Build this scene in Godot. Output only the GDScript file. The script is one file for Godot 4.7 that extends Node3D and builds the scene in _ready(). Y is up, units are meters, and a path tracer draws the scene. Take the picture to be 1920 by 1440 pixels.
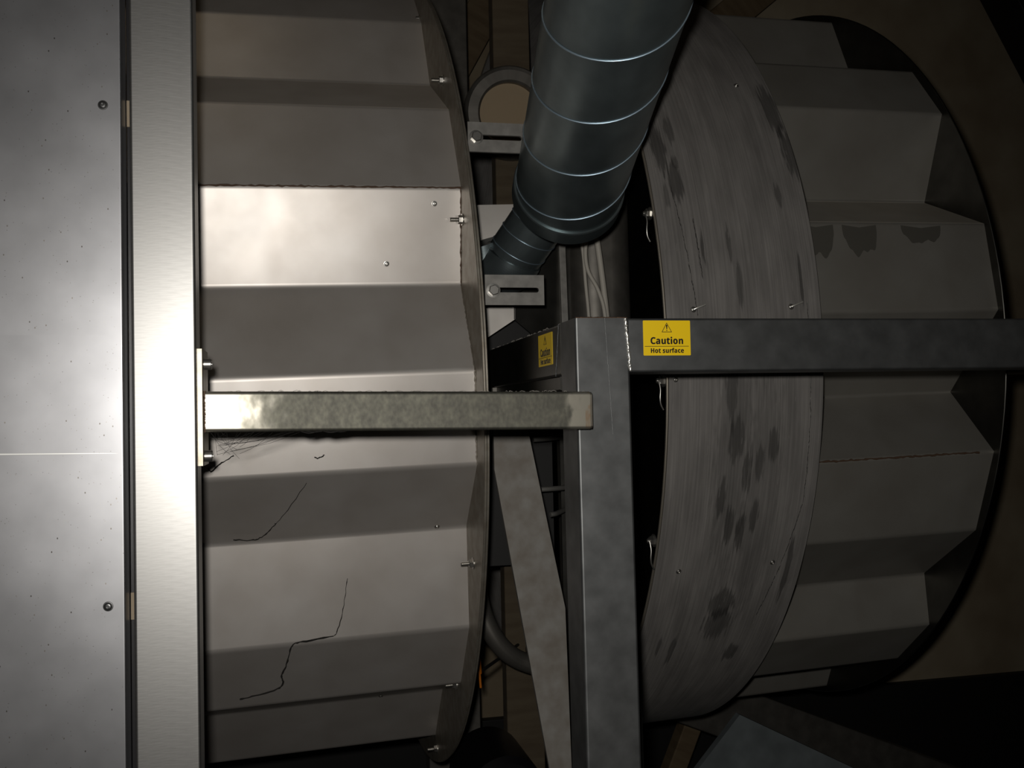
extends Node3D
# A machine room lit by a camera flash: two big ribbed sheet-steel drums on one sloping axis, a box-section frame, a spiral duct.
const H := 1.3          # height of the camera above the floor; P() takes x right, y above the camera, d away from it
var M := {}
var used := {}

func P(x: float, y: float, d: float) -> Vector3:
	return Vector3(x, y + H, -d)

# ---------------------------------------------------------------- naming
func numbered(n: String) -> String:
	if not used.has(n):
		used[n] = 0
		return n
	used[n] += 1
	return "%s_%03d" % [n, used[n]]

func thing(called: String, label: String, category: String, base := Vector3.ZERO, group := "") -> Node3D:
	var o := Node3D.new()
	o.name = numbered(called)
	o.position = base
	add_child(o)
	o.set_meta("label", label)
	o.set_meta("category", category)
	if group:
		o.set_meta("group", group)
	return o

# commits st as one mesh; a part of an unturned thing is built in room coordinates and moved back by the thing's place
func part(called: String, st: SurfaceTool, m: Material, parent: Node3D, local := false, label := "") -> MeshInstance3D:
	var o := MeshInstance3D.new()
	o.name = called
	o.mesh = st.commit()
	o.material_override = m
	if parent != self and not local:
		var p: Node3D = parent
		var off := Vector3.ZERO
		while p != self and p != null:
			off += p.position
			p = p.get_parent() as Node3D
		o.position = -off
	parent.add_child(o, true)
	if label:
		o.set_meta("label", label)
	return o

func structure(called: String, st: SurfaceTool, m: Material, label: String) -> MeshInstance3D:
	var o := part(called, st, m, self)
	o.set_meta("kind", "structure")
	o.set_meta("label", label)
	return o

# ---------------------------------------------------------------- shapes
func begin() -> SurfaceTool:
	var st := SurfaceTool.new()
	st.begin(Mesh.PRIMITIVE_TRIANGLES)
	return st

func tri(st: SurfaceTool, p: Array, n: Array, uv: Array) -> void:
	var g: Vector3 = (p[1] - p[0]).cross(p[2] - p[0])
	var s: Vector3 = n[0] + n[1] + n[2]
	var o := [0, 1, 2] if g.dot(s) < 0.0 else [0, 2, 1]
	for i in o:
		st.set_normal((n[i] as Vector3).normalized())
		st.set_uv(uv[i])
		st.add_vertex(p[i])

func quad(st: SurfaceTool, p: Array, n: Array, uv: Array) -> void:
	tri(st, [p[0], p[1], p[2]], [n[0], n[1], n[2]], [uv[0], uv[1], uv[2]])
	tri(st, [p[0], p[2], p[3]], [n[0], n[2], n[3]], [uv[0], uv[2], uv[3]])

func flat(st: SurfaceTool, a: Vector3, b: Vector3, c: Vector3, d: Vector3, out: Vector3) -> void:
	var n := (b - a).cross(c - a).normalized()
	if n.dot(out) < 0.0:
		n = -n
	var w := a.distance_to(b)
	var h := b.distance_to(c)
	quad(st, [a, b, c, d], [n, n, n, n], [Vector2(0, 0), Vector2(w, 0), Vector2(w, h), Vector2(0, h)])

# closed profile of [point, normal] for a rounded rectangle centred on 0
func rrect(w: float, h: float, r: float, seg := 4) -> Array:
	var out := []
	for k in 4:
		var c := Vector2((w / 2 - r) * (1 if k == 0 or k == 3 else -1), (h / 2 - r) * (1 if k < 2 else -1))
		for i in seg + 1:
			var a := PI / 2 * (k + float(i) / seg)
			var n := Vector2(cos(a), sin(a))
			out.append([c + n * r, n])
	return out

# sweeps a profile from a to b; ex, ey span the profile plane; da, db shear the ends along the sweep (mitres): metres per profile x, y
func bar(st: SurfaceTool, prof: Array, a: Vector3, b: Vector3, ex: Vector3, ey: Vector3, cap_a := true, cap_b := true, da := Vector2.ZERO, db := Vector2.ZERO, cuts := 1) -> void:
	var z := (b - a).normalized()
	var l := a.distance_to(b)
	var n := prof.size()
	var per := 0.0
	for i in n:
		var p: Vector2 = prof[i][0]
		var q: Vector2 = prof[(i + 1) % n][0]
		var step := p.distance_to(q)
		if step < 1e-7:
			continue
		var np: Vector2 = prof[i][1]
		var nq: Vector2 = prof[(i + 1) % n][1]
		var n0 := ex * np.x + ey * np.y
		var n1 := ex * nq.x + ey * nq.y
		var p0 := a + ex * p.x + ey * p.y + z * da.dot(p)
		var q0 := a + ex * q.x + ey * q.y + z * da.dot(q)
		var p1 := b + ex * p.x + ey * p.y + z * db.dot(p)
		var q1 := b + ex * q.x + ey * q.y + z * db.dot(q)
		for k in cuts:
			var f := float(k) / cuts
			var g := float(k + 1) / cuts
			quad(st, [p0.lerp(p1, f), q0.lerp(q1, f), q0.lerp(q1, g), p0.lerp(p1, g)], [n0, n1, n1, n0], [Vector2(per, l * f), Vector2(per + step, l * f), Vector2(per + step, l * g), Vector2(per, l * g)])
		per += step
	for e in 2:
		if (e == 0 and not cap_a) or (e == 1 and not cap_b):
			continue
		var o := a if e == 0 else b
		var d := da if e == 0 else db
		var nn := -z if e == 0 else z
		for i in n:
			var p: Vector2 = prof[i][0]
			var q: Vector2 = prof[(i + 1) % n][0]
			if p.distance_to(q) < 1e-7:
				continue
			tri(st, [o, o + ex * p.x + ey * p.y + z * d.dot(p), o + ex * q.x + ey * q.y + z * d.dot(q)], [nn, nn, nn], [Vector2(0, 0), p, q])

func box(st: SurfaceTool, lo: Vector3, hi: Vector3, r := 0.001) -> void:
	var c := (lo + hi) / 2
	var s := (hi - lo).abs()
	# along the longest side
	var ax := s.max_axis_index()
	var z := Vector3.ZERO
	z[ax] = 1
	var ex := Vector3(0, 1, 0) if ax == 0 else Vector3(1, 0, 0)
	var ey := z.cross(ex)
	var w := absf(s.dot(ex.abs()))
	var h := absf(s.dot(ey.abs()))
	bar(st, rrect(w, h, minf(r, minf(w, h) / 2.01), 2), c - z * s[ax] / 2, c + z * s[ax] / 2, ex, ey)

# a flat polygon (points in the plane o + ex*x + ey*y) with thickness th towards -(ex x ey)
func plate(st: SurfaceTool, poly: PackedVector2Array, th: float, o: Vector3, ex: Vector3, ey: Vector3) -> void:
	var nz := ex.cross(ey).normalized()
	var idx := Geometry2D.triangulate_polygon(poly)
	for i in range(0, idx.size(), 3):
		var q := [poly[idx[i]], poly[idx[i + 1]], poly[idx[i + 2]]]
		for side in 2:
			var pts := []
			for v: Vector2 in q:
				pts.append(o + ex * v.x + ey * v.y - nz * th * side)
			var nn := nz if side == 0 else -nz
			tri(st, pts, [nn, nn, nn], q)
	var ccw := not Geometry2D.is_polygon_clockwise(poly)
	for i in poly.size():
		var a := poly[i]
		var b := poly[(i + 1) % poly.size()]
		var t := (b - a).normalized()
		var n2 := Vector2(t.y, -t.x) if ccw else Vector2(-t.y, t.x)
		var nn := ex * n2.x + ey * n2.y
		var pa := o + ex * a.x + ey * a.y
		var pb := o + ex * b.x + ey * b.y
		flat(st, pa, pb, pb - nz * th, pa - nz * th, nn)

func frame_of(z: Vector3) -> Basis:
	var x := (Vector3.UP if absf(z.y) < 0.9 else Vector3.RIGHT).cross(z).normalized()
	return Basis(x, z.cross(x).normalized(), z.normalized())

# surface of revolution about o + z: profile of (radius, height); flat-shaded rings
func lathe(st: SurfaceTool, prof: Array, o: Vector3, z: Vector3, seg := 24, a0 := 0.0, a1 := TAU) -> void:
	var b := frame_of(z.normalized())
	for k in prof.size() - 1:
		var p: Vector2 = prof[k]
		var q: Vector2 = prof[k + 1]
		var t := (q - p).normalized()
		var nr := Vector2(t.y, -t.x)
		for i in seg:
			var c := []
			var nn := []
			var uv := []
			for e in [[p, i], [p, i + 1], [q, i + 1], [q, i]]:
				var a: float = a0 + (a1 - a0) * e[1] / seg
				var rad := b.x * cos(a) + b.y * sin(a)
				c.append(o + rad * e[0].x + b.z * e[0].y)
				nn.append(rad * nr.x + b.z * nr.y)
				uv.append(Vector2(a * 0.1, e[0].y))
			if p.x > 1e-6:
				tri(st, [c[0], c[1], c[2]], [nn[0], nn[1], nn[2]], [uv[0], uv[1], uv[2]])
			if q.x > 1e-6:
				tri(st, [c[0], c[2], c[3]], [nn[0], nn[2], nn[3]], [uv[0], uv[2], uv[3]])

func tube(st: SurfaceTool, pts: Array, rad, seg := 8) -> void:
	var n := pts.size()
	var rings := []
	var up := Vector3.UP
	for i in n:
		var t: Vector3 = (pts[mini(i + 1, n - 1)] - pts[maxi(i - 1, 0)]).normalized()
		var x := up.cross(t)
		if x.length() < 0.05:
			x = Vector3.RIGHT.cross(t)
		x = x.normalized()
		var y := t.cross(x)
		up = y
		var r: float = rad[i] if rad is Array else rad
		var ring := []
		for k in seg:
			var a := TAU * k / seg
			var d := x * cos(a) + y * sin(a)
			ring.append([pts[i] + d * r, d])
		rings.append(ring)
	for i in n - 1:
		for k in seg:
			var a = rings[i][k]
			var b = rings[i][(k + 1) % seg]
			var c = rings[i + 1][(k + 1) % seg]
			var d = rings[i + 1][k]
			quad(st, [a[0], b[0], c[0], d[0]], [a[1], b[1], c[1], d[1]], [Vector2(float(k) / seg, i), Vector2(float(k + 1) / seg, i), Vector2(float(k + 1) / seg, i + 1), Vector2(float(k) / seg, i + 1)])
	for e in [0, n - 1]:
		var z: Vector3 = (pts[0] - pts[1]).normalized() if e == 0 else (pts[n - 1] - pts[n - 2]).normalized()
		for k in seg:
			tri(st, [pts[e], rings[e][k][0], rings[e][(k + 1) % seg][0]], [z, z, z], [Vector2.ZERO, Vector2(1, 0), Vector2(0, 1)])

# smooth curve through points
func smooth(pts: Array, per := 6) -> Array:
	var out := []
	var n := pts.size()
	for i in n - 1:
		var p0: Vector3 = pts[maxi(i - 1, 0)]
		var p3: Vector3 = pts[mini(i + 2, n - 1)]
		for k in per:
			out.append((pts[i] as Vector3).cubic_interpolate(pts[i + 1], p0, p3, float(k) / per))
	out.append(pts[n - 1])
	return out

func hex(st: SurfaceTool, o: Vector3, z: Vector3, r: float, h: float, turn := 0.3) -> void:
	var b := frame_of(z.normalized())
	var ring := []
	for i in 6:
		var a := turn + TAU * i / 6
		ring.append(b.x * cos(a) + b.y * sin(a))
	for i in 6:
		var p: Vector3 = ring[i]
		var q: Vector3 = ring[(i + 1) % 6]
		flat(st, o + p * r, o + q * r, o + q * r + b.z * h * 0.85, o + p * r + b.z * h * 0.85, p + q)
		flat(st, o + p * r + b.z * h * 0.85, o + q * r + b.z * h * 0.85, o + q * r * 0.88 + b.z * h, o + p * r * 0.88 + b.z * h, (p + q) * 0.4 + b.z)
		tri(st, [o + b.z * h, o + p * r * 0.88 + b.z * h, o + q * r * 0.88 + b.z * h], [b.z, b.z, b.z], [Vector2.ZERO, Vector2(1, 0), Vector2(0, 1)])

# hexagon bolt end: washer, nut, and a stub of thread
func bolt_shape(o: Vector3, z: Vector3, r: float, stub: float) -> SurfaceTool:
	var st := begin()
	z = z.normalized()
	lathe(st, [Vector2(r * 1.35, 0), Vector2(r * 1.35, r * 0.2), Vector2(r * 0.5, r * 0.25)], o, z, 18)
	hex(st, o + z * r * 0.2, z, r, r * 0.85)
	if stub > 0:
		var prof := []
		var y := r
		while y < r + stub:
			prof.append(Vector2(r * 0.52, y))
			prof.append(Vector2(r * 0.44, y + 0.0005))
			y += 0.001
		prof.append(Vector2(r * 0.4, y))
		prof.append(Vector2(0, y))
		lathe(st, prof, o, z, 12)
	return st

# countersunk or pan-head screw with a recess
func pan_screw(o: Vector3, z: Vector3, r: float) -> SurfaceTool:
	var st := begin()
	var pr := [Vector2(r * 1.25, 0.0), Vector2(r * 1.2, r * 0.1), Vector2(r, r * 0.12)]
	for i in 5:
		var a := PI / 2 * i / 4
		pr.append(Vector2(r * (0.45 + 0.55 * cos(a)), r * (0.12 + 0.5 * sin(a))))
	pr.append(Vector2(r * 0.42, r * 0.2))
	pr.append(Vector2(0, r * 0.2))
	lathe(st, pr, o, z, 20)
	return st

# ---------------------------------------------------------------- surfaces
func noise_tex(freq: float, dark: Color, light: Color, rng: int, oct := 4, size := 512, lo := 0.25, hi := 0.75) -> NoiseTexture2D:
	var f := FastNoiseLite.new()
	f.noise_type = FastNoiseLite.TYPE_SIMPLEX_SMOOTH
	f.seed = rng
	f.frequency = freq
	f.fractal_octaves = oct
	var t := NoiseTexture2D.new()
	t.width = size
	t.height = size
	t.seamless = true
	t.noise = f
	var g := Gradient.new()
	g.set_color(0, dark)
	g.set_color(1, light)
	g.set_offset(0, lo)
	g.set_offset(1, hi)
	t.color_ramp = g
	return t

func mat(c: Color, metal: float, rough: float) -> StandardMaterial3D:
	var m := StandardMaterial3D.new()
	m.albedo_color = c
	m.metallic = metal
	m.roughness = rough
	return m

func skin(m: StandardMaterial3D, albedo: Texture2D, rough: Texture2D, scale := Vector3.ONE) -> StandardMaterial3D:
	m.albedo_texture = albedo
	m.roughness_texture = rough
	m.roughness_texture_channel = BaseMaterial3D.TEXTURE_CHANNEL_RED
	m.uv1_scale = scale
	return m

func grey(v: float) -> Color:
	return Color(v, v, v)

# the worn rolling sheet of the second drum: streaks round it, water stains, specks; x runs along the axis, y round the drum
func band_picture() -> ImageTexture:
	var w := 512
	var h := 2048
	var im := Image.create(w, h, false, Image.FORMAT_RGB8)
	var f := FastNoiseLite.new()
	f.seed = 11
	f.frequency = 0.05
	f.fractal_octaves = 4
	var g := FastNoiseLite.new()
	g.seed = 5
	g.frequency = 0.012
	g.fractal_octaves = 5
	# stains: centre along axis 0..1, angle in degrees, half sizes, depth
	var stains := [
		[0.10, 22.0, 0.045, 3.6, 0.42], [0.165, 17.5, 0.05, 2.6, 0.42], [0.09, 15.6, 0.02, 1.6, 0.25], [0.20, 24.5, 0.03, 2.0, 0.3], [0.19, 20.0, 0.02, 1.0, 0.3],
		[0.945, 28.5, 0.06, 4.5, 0.38], [0.97, 22.0, 0.05, 3.6, 0.38], [0.82, 16.0, 0.02, 1.6, 0.3], [0.27, 9.5, 0.012, 2.0, 0.45], [0.44, 10.0, 0.015, 2.0, 0.3], [0.48, 5.0, 0.02, 2.6, 0.3], [0.88, 6.0, 0.012, 3.0, 0.4],
		[0.40, -5.5, 0.035, 5.5, 0.30], [0.44, -12.0, 0.05, 2.8, 0.32], [0.52, -16.0, 0.035, 2.4, 0.32], [0.60, -15.0, 0.03, 2.2, 0.32], [0.68, -13.0, 0.035, 2.0, 0.32], [0.37, -19.0, 0.03, 2.6, 0.36], [0.44, -22.5, 0.032, 2.6, 0.36], [0.52, -23.5, 0.03, 2.4, 0.36], [0.60, -21.5, 0.028, 2.2, 0.34],
		[0.50, -33.5, 0.09, 2.4, 0.34], [0.52, -37.0, 0.10, 2.6, 0.34], [0.26, -41.0, 0.022, 3.2, 0.36], [0.16, -40.0, 0.015, 2.0, 0.3], [0.70, -43.0, 0.05, 1.8, 0.4], [0.90, -29.0, 0.02, 5.0, 0.42], [0.63, -20.0, 0.12, 16.0, 0.12], [0.42, -14.0, 0.12, 14.0, 0.14]]
	for y in h:
		var ang := 360.0 * y / h - 180.0
		for x in w:
			var u := float(x) / w
			var v := 0.86 + 0.10 * f.get_noise_2d(x * 3.0, y * 0.16) + 0.10 * g.get_noise_2d(x, y * 1.4)
			v -= 0.10 * maxf(0.0, f.get_noise_2d(x * 6.0 + 900.0, y * 0.05) - 0.22)
			im.set_pixel(x, y, grey(clampf(v, 0, 1)))
	for s in stains:
		var y0 := int((s[1] - s[3] * 1.5 + 180.0) / 360.0 * h)
		var y1 := int((s[1] + s[3] * 1.5 + 180.0) / 360.0 * h)
		for y in range(y0, y1):
			for x in range(maxi(0, int((s[0] - s[2] * 1.6) * w)), mini(w, int((s[0] + s[2] * 1.6) * w))):
				var du: float = (float(x) / w - s[0]) / s[2]
				var dv: float = (360.0 * y / h - 180.0 - s[1]) / s[3]
				var d := sqrt(du * du + dv * dv) + 0.55 * f.get_noise_2d(x * 2.0, y * 0.9)
				var k: float = 1.0 - 0.72 * s[4] * (1.0 - smoothstep(0.7, 1.15, d))
				var c := im.get_pixel(x, y)
				im.set_pixel(x, y, Color(c.r * k, c.g * k, c.b * k))
	# two dark drip cracks and pale specks
	for a in [[0.13, 17.0, 0.20, 2.0], [0.91, 3.0, 0.92, -20.0], [0.92, -20.0, 0.78, -36.0], [0.235, 13.0, 0.25, 6.0]]:
		for k in 900:
			var t := k / 900.0
			var x := int(lerpf(a[0], a[2], t) * w + 3.0 * f.get_noise_1d(k * 0.4))
			var y := int((lerpf(a[1], a[3], t) + 180.0) / 360.0 * h)
			if f.get_noise_1d(k * 1.3 + 77.0) > -0.2:
				im.set_pixel(clampi(x, 0, w - 1), y, grey(0.34))
	var rng := RandomNumberGenerator.new()
	rng.seed = 3
	for k in 260:
		var x := rng.randi_range(4, w - 8)
		var y := rng.randi_range(500, 1500)
		var l := rng.randi_range(1, 6)
		for i in l:
			im.set_pixel(x + (1 if i > 3 else 0), y + i, grey(0.98))
	return ImageTexture.create_from_image(im)

# the flat cabinet sheet: fine specks and a few runs
func panel_picture() -> ImageTexture:
	var s := 1024
	var im := Image.create(s, s, false, Image.FORMAT_RGB8)
	var g := FastNoiseLite.new()
	g.seed = 21
	g.frequency = 0.006
	g.fractal_octaves = 4
	for y in s:
		for x in s:
			var v := 0.93 + 0.05 * g.get_noise_2d(x, y)
			im.set_pixel(x, y, Color(v, v, v * 0.995))
	var rng := RandomNumberGenerator.new()
	rng.seed = 8
	for k in 1500:
		var cx := rng.randi_range(4, s - 5)
		var cy := rng.randi_range(4, s - 8)
		var dk := rng.randf_range(0.45, 0.85)
		var big := rng.randf() < 0.12
		for i in (2 if big else 1):
			for j in (3 if big else 1):
				im.set_pixel(cx + i, cy + j, Color(dk, dk * 0.96, dk * 0.9))
	return ImageTexture.create_from_image(im)

# the arm: flash highlights at both ends painted in as paler, smoother metal, mottled grey between; y runs along it
func arm_pictures() -> Array:
	var w := 128
	var h := 512
	var tone := Image.create(w, h, false, Image.FORMAT_RGB8)
	var rough := Image.create(w, h, false, Image.FORMAT_RGB8)
	var f := FastNoiseLite.new()
	f.seed = 41
	f.frequency = 0.02
	f.fractal_octaves = 5
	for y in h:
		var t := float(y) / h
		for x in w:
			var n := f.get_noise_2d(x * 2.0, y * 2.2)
			var glint := maxf(1.0 - smoothstep(0.02, 0.22, t + 0.06 * n), 0.8 * smoothstep(0.925, 0.965, t + 0.03 * n))
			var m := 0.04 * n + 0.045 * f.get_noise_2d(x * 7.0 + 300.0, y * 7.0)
			var c := Color(0.345 + m, 0.34 + m, 0.31 + m * 0.8).lerp(Color(0.68, 0.66, 0.61), glint)
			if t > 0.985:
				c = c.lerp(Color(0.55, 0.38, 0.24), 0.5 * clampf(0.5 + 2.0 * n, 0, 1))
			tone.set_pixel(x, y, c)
			rough.set_pixel(x, y, grey(lerpf(0.60 - 0.3 * m, 0.36, glint)))
	return [ImageTexture.create_from_image(tone), ImageTexture.create_from_image(rough)]

func materials() -> void:
	var streak := noise_tex(0.02, grey(0.95), grey(1.0), 1, 5)
	var mottle := noise_tex(0.010, grey(0.84), grey(1.0), 2, 6, 512, 0.1, 0.9)
	var mottle_warm := noise_tex(0.012, Color(0.86, 0.83, 0.80), Color(1, 1, 1), 4, 6, 512, 0.1, 0.9)
	var stave_tone := noise_tex(0.004, Color(0.93, 0.92, 0.91), Color(1, 1, 1), 6, 6, 512, 0.1, 0.9)
	var rough_tone := noise_tex(0.006, grey(0.93), grey(1.0), 7, 5, 512, 0.1, 0.9)
	M.post = skin(mat(Color(0.68, 0.675, 0.665), 1.0, 0.42), noise_tex(0.02, grey(0.95), grey(1.0), 9, 5), streak, Vector3(5, 90, 1))
	M.sheet = skin(mat(Color(0.755, 0.755, 0.77), 1.0, 0.40), panel_picture(), rough_tone, Vector3(2.2, 2.2, 1))
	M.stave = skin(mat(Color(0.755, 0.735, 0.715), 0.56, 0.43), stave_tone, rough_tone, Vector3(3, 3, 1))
	M.ledge = skin(mat(Color(0.74, 0.71, 0.675), 0.15, 0.6), stave_tone, rough_tone, Vector3(3, 3, 1))   # settled dust on the flats that lie face up
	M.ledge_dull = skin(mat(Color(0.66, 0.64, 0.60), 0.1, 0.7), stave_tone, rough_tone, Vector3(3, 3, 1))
	M.rim = skin(mat(Color(0.60, 0.58, 0.54), 0.7, 0.48), mottle_warm, rough_tone, Vector3(6, 6, 1))
	M.band = skin(mat(Color(0.595, 0.58, 0.565), 0.25, 0.55), band_picture(), null, Vector3.ONE)
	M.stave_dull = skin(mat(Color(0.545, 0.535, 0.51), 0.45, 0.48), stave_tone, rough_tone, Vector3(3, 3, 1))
	M.frame = skin(mat(Color(0.455, 0.46, 0.46), 0.85, 0.50), mottle, rough_tone, Vector3(5, 5, 1))
	var worn := arm_pictures()  # arm maps with the highlights of both ends painted in
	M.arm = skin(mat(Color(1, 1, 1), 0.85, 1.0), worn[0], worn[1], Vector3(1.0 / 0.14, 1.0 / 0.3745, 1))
	M.crease = mat(Color(0.93, 0.93, 0.92), 0.75, 0.42)  # paler than the sheet: the highlight on the crease lies in its colour
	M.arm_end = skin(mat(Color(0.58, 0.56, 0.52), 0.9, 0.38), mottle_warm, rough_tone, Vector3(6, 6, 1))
	M.duct = skin(mat(Color(0.52, 0.565, 0.575), 0.82, 0.36), mottle, rough_tone, Vector3(2, 2, 1))
	M.seam = mat(Color(0.72, 0.80, 0.86), 0.9, 0.42)
	M.plate = skin(mat(Color(0.56, 0.55, 0.53), 0.45, 0.55), mottle, rough_tone, Vector3(8, 8, 1))
	M.brace = skin(mat(Color(0.55, 0.54, 0.52), 0.2, 0.65), mottle_warm, null, Vector3(4, 4, 1))
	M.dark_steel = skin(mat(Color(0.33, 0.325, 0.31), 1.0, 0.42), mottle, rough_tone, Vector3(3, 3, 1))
	M.guard = skin(mat(Color(0.50, 0.49, 0.475), 0.8, 0.50), stave_tone, rough_tone, Vector3(3, 3, 1))
	M.screw = mat(Color(0.40, 0.40, 0.40), 0.9, 0.35)
	M.stain = mat(Color(0.36, 0.35, 0.325), 0.4, 0.55)
	M.tan = mat(Color(0.60, 0.53, 0.43), 0.0, 0.85)
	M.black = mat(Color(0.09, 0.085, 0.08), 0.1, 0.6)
	M.casing = skin(mat(Color(0.48, 0.465, 0.44), 0.7, 0.48), mottle, rough_tone, Vector3(4, 4, 1))
	M.bolt = mat(Color(0.72, 0.71, 0.69), 0.95, 0.32)
	M.weld = mat(Color(0.92, 0.91, 0.88), 0.8, 0.28)
	M.rust = skin(mat(Color(0.36, 0.28, 0.22), 0.3, 0.7), mottle_warm, null, Vector3(40, 40, 1))
	M.dust = mat(Color(0.62, 0.60, 0.57), 0.0, 0.95)
	M.web = mat(Color(0.10, 0.09, 0.08), 0.0, 0.95)
	M.cable = mat(Color(0.70, 0.68, 0.64), 0.0, 0.6)
	M.yellow = mat(Color(0.93, 0.78, 0.02), 0.0, 0.45)
	M.ink = mat(Color(0.035, 0.03, 0.03), 0.0, 0.5)
	M.tape = mat(Color(0.50, 0.45, 0.38), 0.0, 0.8)
	M.blackish = mat(Color(0.06, 0.055, 0.065), 0.0, 0.4)
	M.wood = skin(mat(Color(0.42, 0.36, 0.27), 0.0, 0.8), mottle_warm, null, Vector3(1, 6, 1))
	M.stud = skin(mat(Color(0.33, 0.29, 0.225), 0.0, 0.85), mottle_warm, null, Vector3(1, 6, 1))
	M.wood_dark = skin(mat(Color(0.20, 0.155, 0.11), 0.0, 0.85), mottle_warm, null, Vector3(1, 6, 1))
	M.wall = skin(mat(Color(0.60, 0.555, 0.47), 0.0, 0.9), mottle_warm, null, Vector3(0.6, 0.6, 1))
	M.floor = skin(mat(Color(0.20, 0.18, 0.15), 0.0, 0.9), mottle_warm, null, Vector3(0.7, 0.7, 1))
	M.slab = skin(mat(Color(0.50, 0.53, 0.54), 0.2, 0.7), mottle, null, Vector3(2, 2, 1))
	M.amber = mat(Color(0.75, 0.42, 0.08), 0.2, 0.4)

# ---------------------------------------------------------------- the drums (local frame: x along the axis, z towards the viewer, y up; angles from z to y)
func rp(s: float, r: float, deg: float) -> Vector3:
	return Vector3(s, r * sin(deg_to_rad(deg)), r * cos(deg_to_rad(deg)))

# ring or disc plate between two radii with thickness along x
func disc_plate(s0: float, s1: float, r0: float, r1: float, seg := 144) -> SurfaceTool:
	var st := begin()
	var bv := 0.0008
	for i in seg:
		var a := 360.0 * i / seg
		var b := 360.0 * (i + 1) / seg
		var loop := [Vector2(s0, r0), Vector2(s0, r1 - bv), Vector2(s0 + bv, r1), Vector2(s1 - bv, r1), Vector2(s1, r1 - bv), Vector2(s1, r0)]
		for k in loop.size() - 1:
			var p: Vector2 = loop[k]
			var q: Vector2 = loop[k + 1]
			var t := (q - p).normalized()
			var n2 := Vector2(-t.y, t.x)
			var na := rp(n2.x, n2.y, a)
			var nb := rp(n2.x, n2.y, b)
			quad(st, [rp(p.x, p.y, a), rp(q.x, q.y, a), rp(q.x, q.y, b), rp(p.x, p.y, b)], [na, na, nb, nb], [Vector2(p.x + p.y, deg_to_rad(a) * 0.7), Vector2(q.x + q.y, deg_to_rad(a) * 0.7), Vector2(q.x + q.y, deg_to_rad(b) * 0.7), Vector2(p.x + p.y, deg_to_rad(b) * 0.7)])
	return st

# one flat of the folded sheet, from (deg0, r0) to (deg1, r1), with the rolled bend at each long edge and the sheet's thickness
func facet(s0: float, s1: float, d0: float, r0: float, d1: float, r1: float, n_before: Vector3, n_after: Vector3) -> SurfaceTool:
	var st := begin()
	var a := rp(0, r0, d0)
	var b := rp(0, r1, d1)
	var along := Vector3(1, 0, 0)
	var t := (b - a).normalized()
	var n := t.cross(along).normalized()
	if n.dot(a) < 0:
		n = -n
	var l := a.distance_to(b)
	var bend := 0.005
	var rows := [[0.0, (n + n_before).normalized()], [bend, n], [l - bend, n], [l, (n + n_after).normalized()]]
	var cols := 8
	for k in 3:
		for c in cols:
			var x0 := lerpf(s0, s1, float(c) / cols)
			var x1 := lerpf(s0, s1, float(c + 1) / cols)
			var p: Vector3 = a + t * rows[k][0]
			var q: Vector3 = a + t * rows[k + 1][0]
			quad(st, [p + along * x0, p + along * x1, q + along * x1, q + along * x0], [rows[k][1], rows[k][1], rows[k + 1][1], rows[k + 1][1]],
				[Vector2(x0 + d0 * 0.013, rows[k][0]), Vector2(x1 + d0 * 0.013, rows[k][0]), Vector2(x1 + d0 * 0.013, rows[k + 1][0]), Vector2(x0 + d0 * 0.013, rows[k + 1][0])])
	var th := n * 0.0015
	flat(st, a + along * s0 - th, a + along * s1 - th, b + along * s1 - th, b + along * s0 - th, -n)
	flat(st, a + along * s0, a + along * s0 - th, b + along * s0 - th, b + along * s0, -along)
	flat(st, a + along * s1, a + along * s1 - th, b + along * s1 - th, b + along * s1, along)
	return st

func facet_normal(d0: float, r0: float, d1: float, r1: float) -> Vector3:
	var a := rp(0, r0, d0)
	var b := rp(0, r1, d1)
	var n := (b - a).cross(Vector3(1, 0, 0)).normalized()
	return n if n.dot(a) > 0 else -n

# flats: the measured ones as [outer edge, outer edge, valley], rising; the rest of the circle is filled in evenly
func folded_staves(root: Node3D, s0: float, s1: float, flats: Array, r_out: float, r_in: float, m: Material, dusty: Material) -> void:
	var corner := []
	for f in flats:
		corner.append([f[0], r_out])
		corner.append([f[1], f[4] if f.size() > 4 else r_out])
		corner.append([f[2], f[3] if f.size() > 3 else r_in])
	var start: float = flats[0][0] + 360.0
	var from: float = flats[flats.size() - 1][2] + 11.0
	var more := int(round((start - from) / 33.5))
	var step := (start - from) / more
	for k in more:
		corner.append([from + k * step, r_out])
		corner.append([from + k * step + step * 0.34, r_out])
		corner.append([from + k * step + step * 0.67, r_in])
	var count := corner.size()
	var norms := []
	for i in count:
		var p = corner[i]
		var q = corner[(i + 1) % count]
		norms.append(facet_normal(p[0], p[1], q[0], q[1]))
	for i in count:
		var p = corner[i]
		var q = corner[(i + 1) % count]
		var qd: float = q[0] if i < count - 1 else q[0] + 360.0
		part("stave", facet(s0, s1, p[0], p[1], qd, q[1], norms[(i + count - 1) % count], norms[(i + 1) % count]), dusty if (norms[i] as Vector3).y > 0.8 else m, root, true)

func drum_root(called: String, label: String, centre: Vector3, axis: Vector3) -> Node3D:
	var o := thing(called, label, "drum", centre)
	var n := axis.normalized()
	var u := (Vector3(0, 0, 1) - n * n.z).normalized()
	o.basis = Basis(n, u.cross(n), u)
	return o

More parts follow.
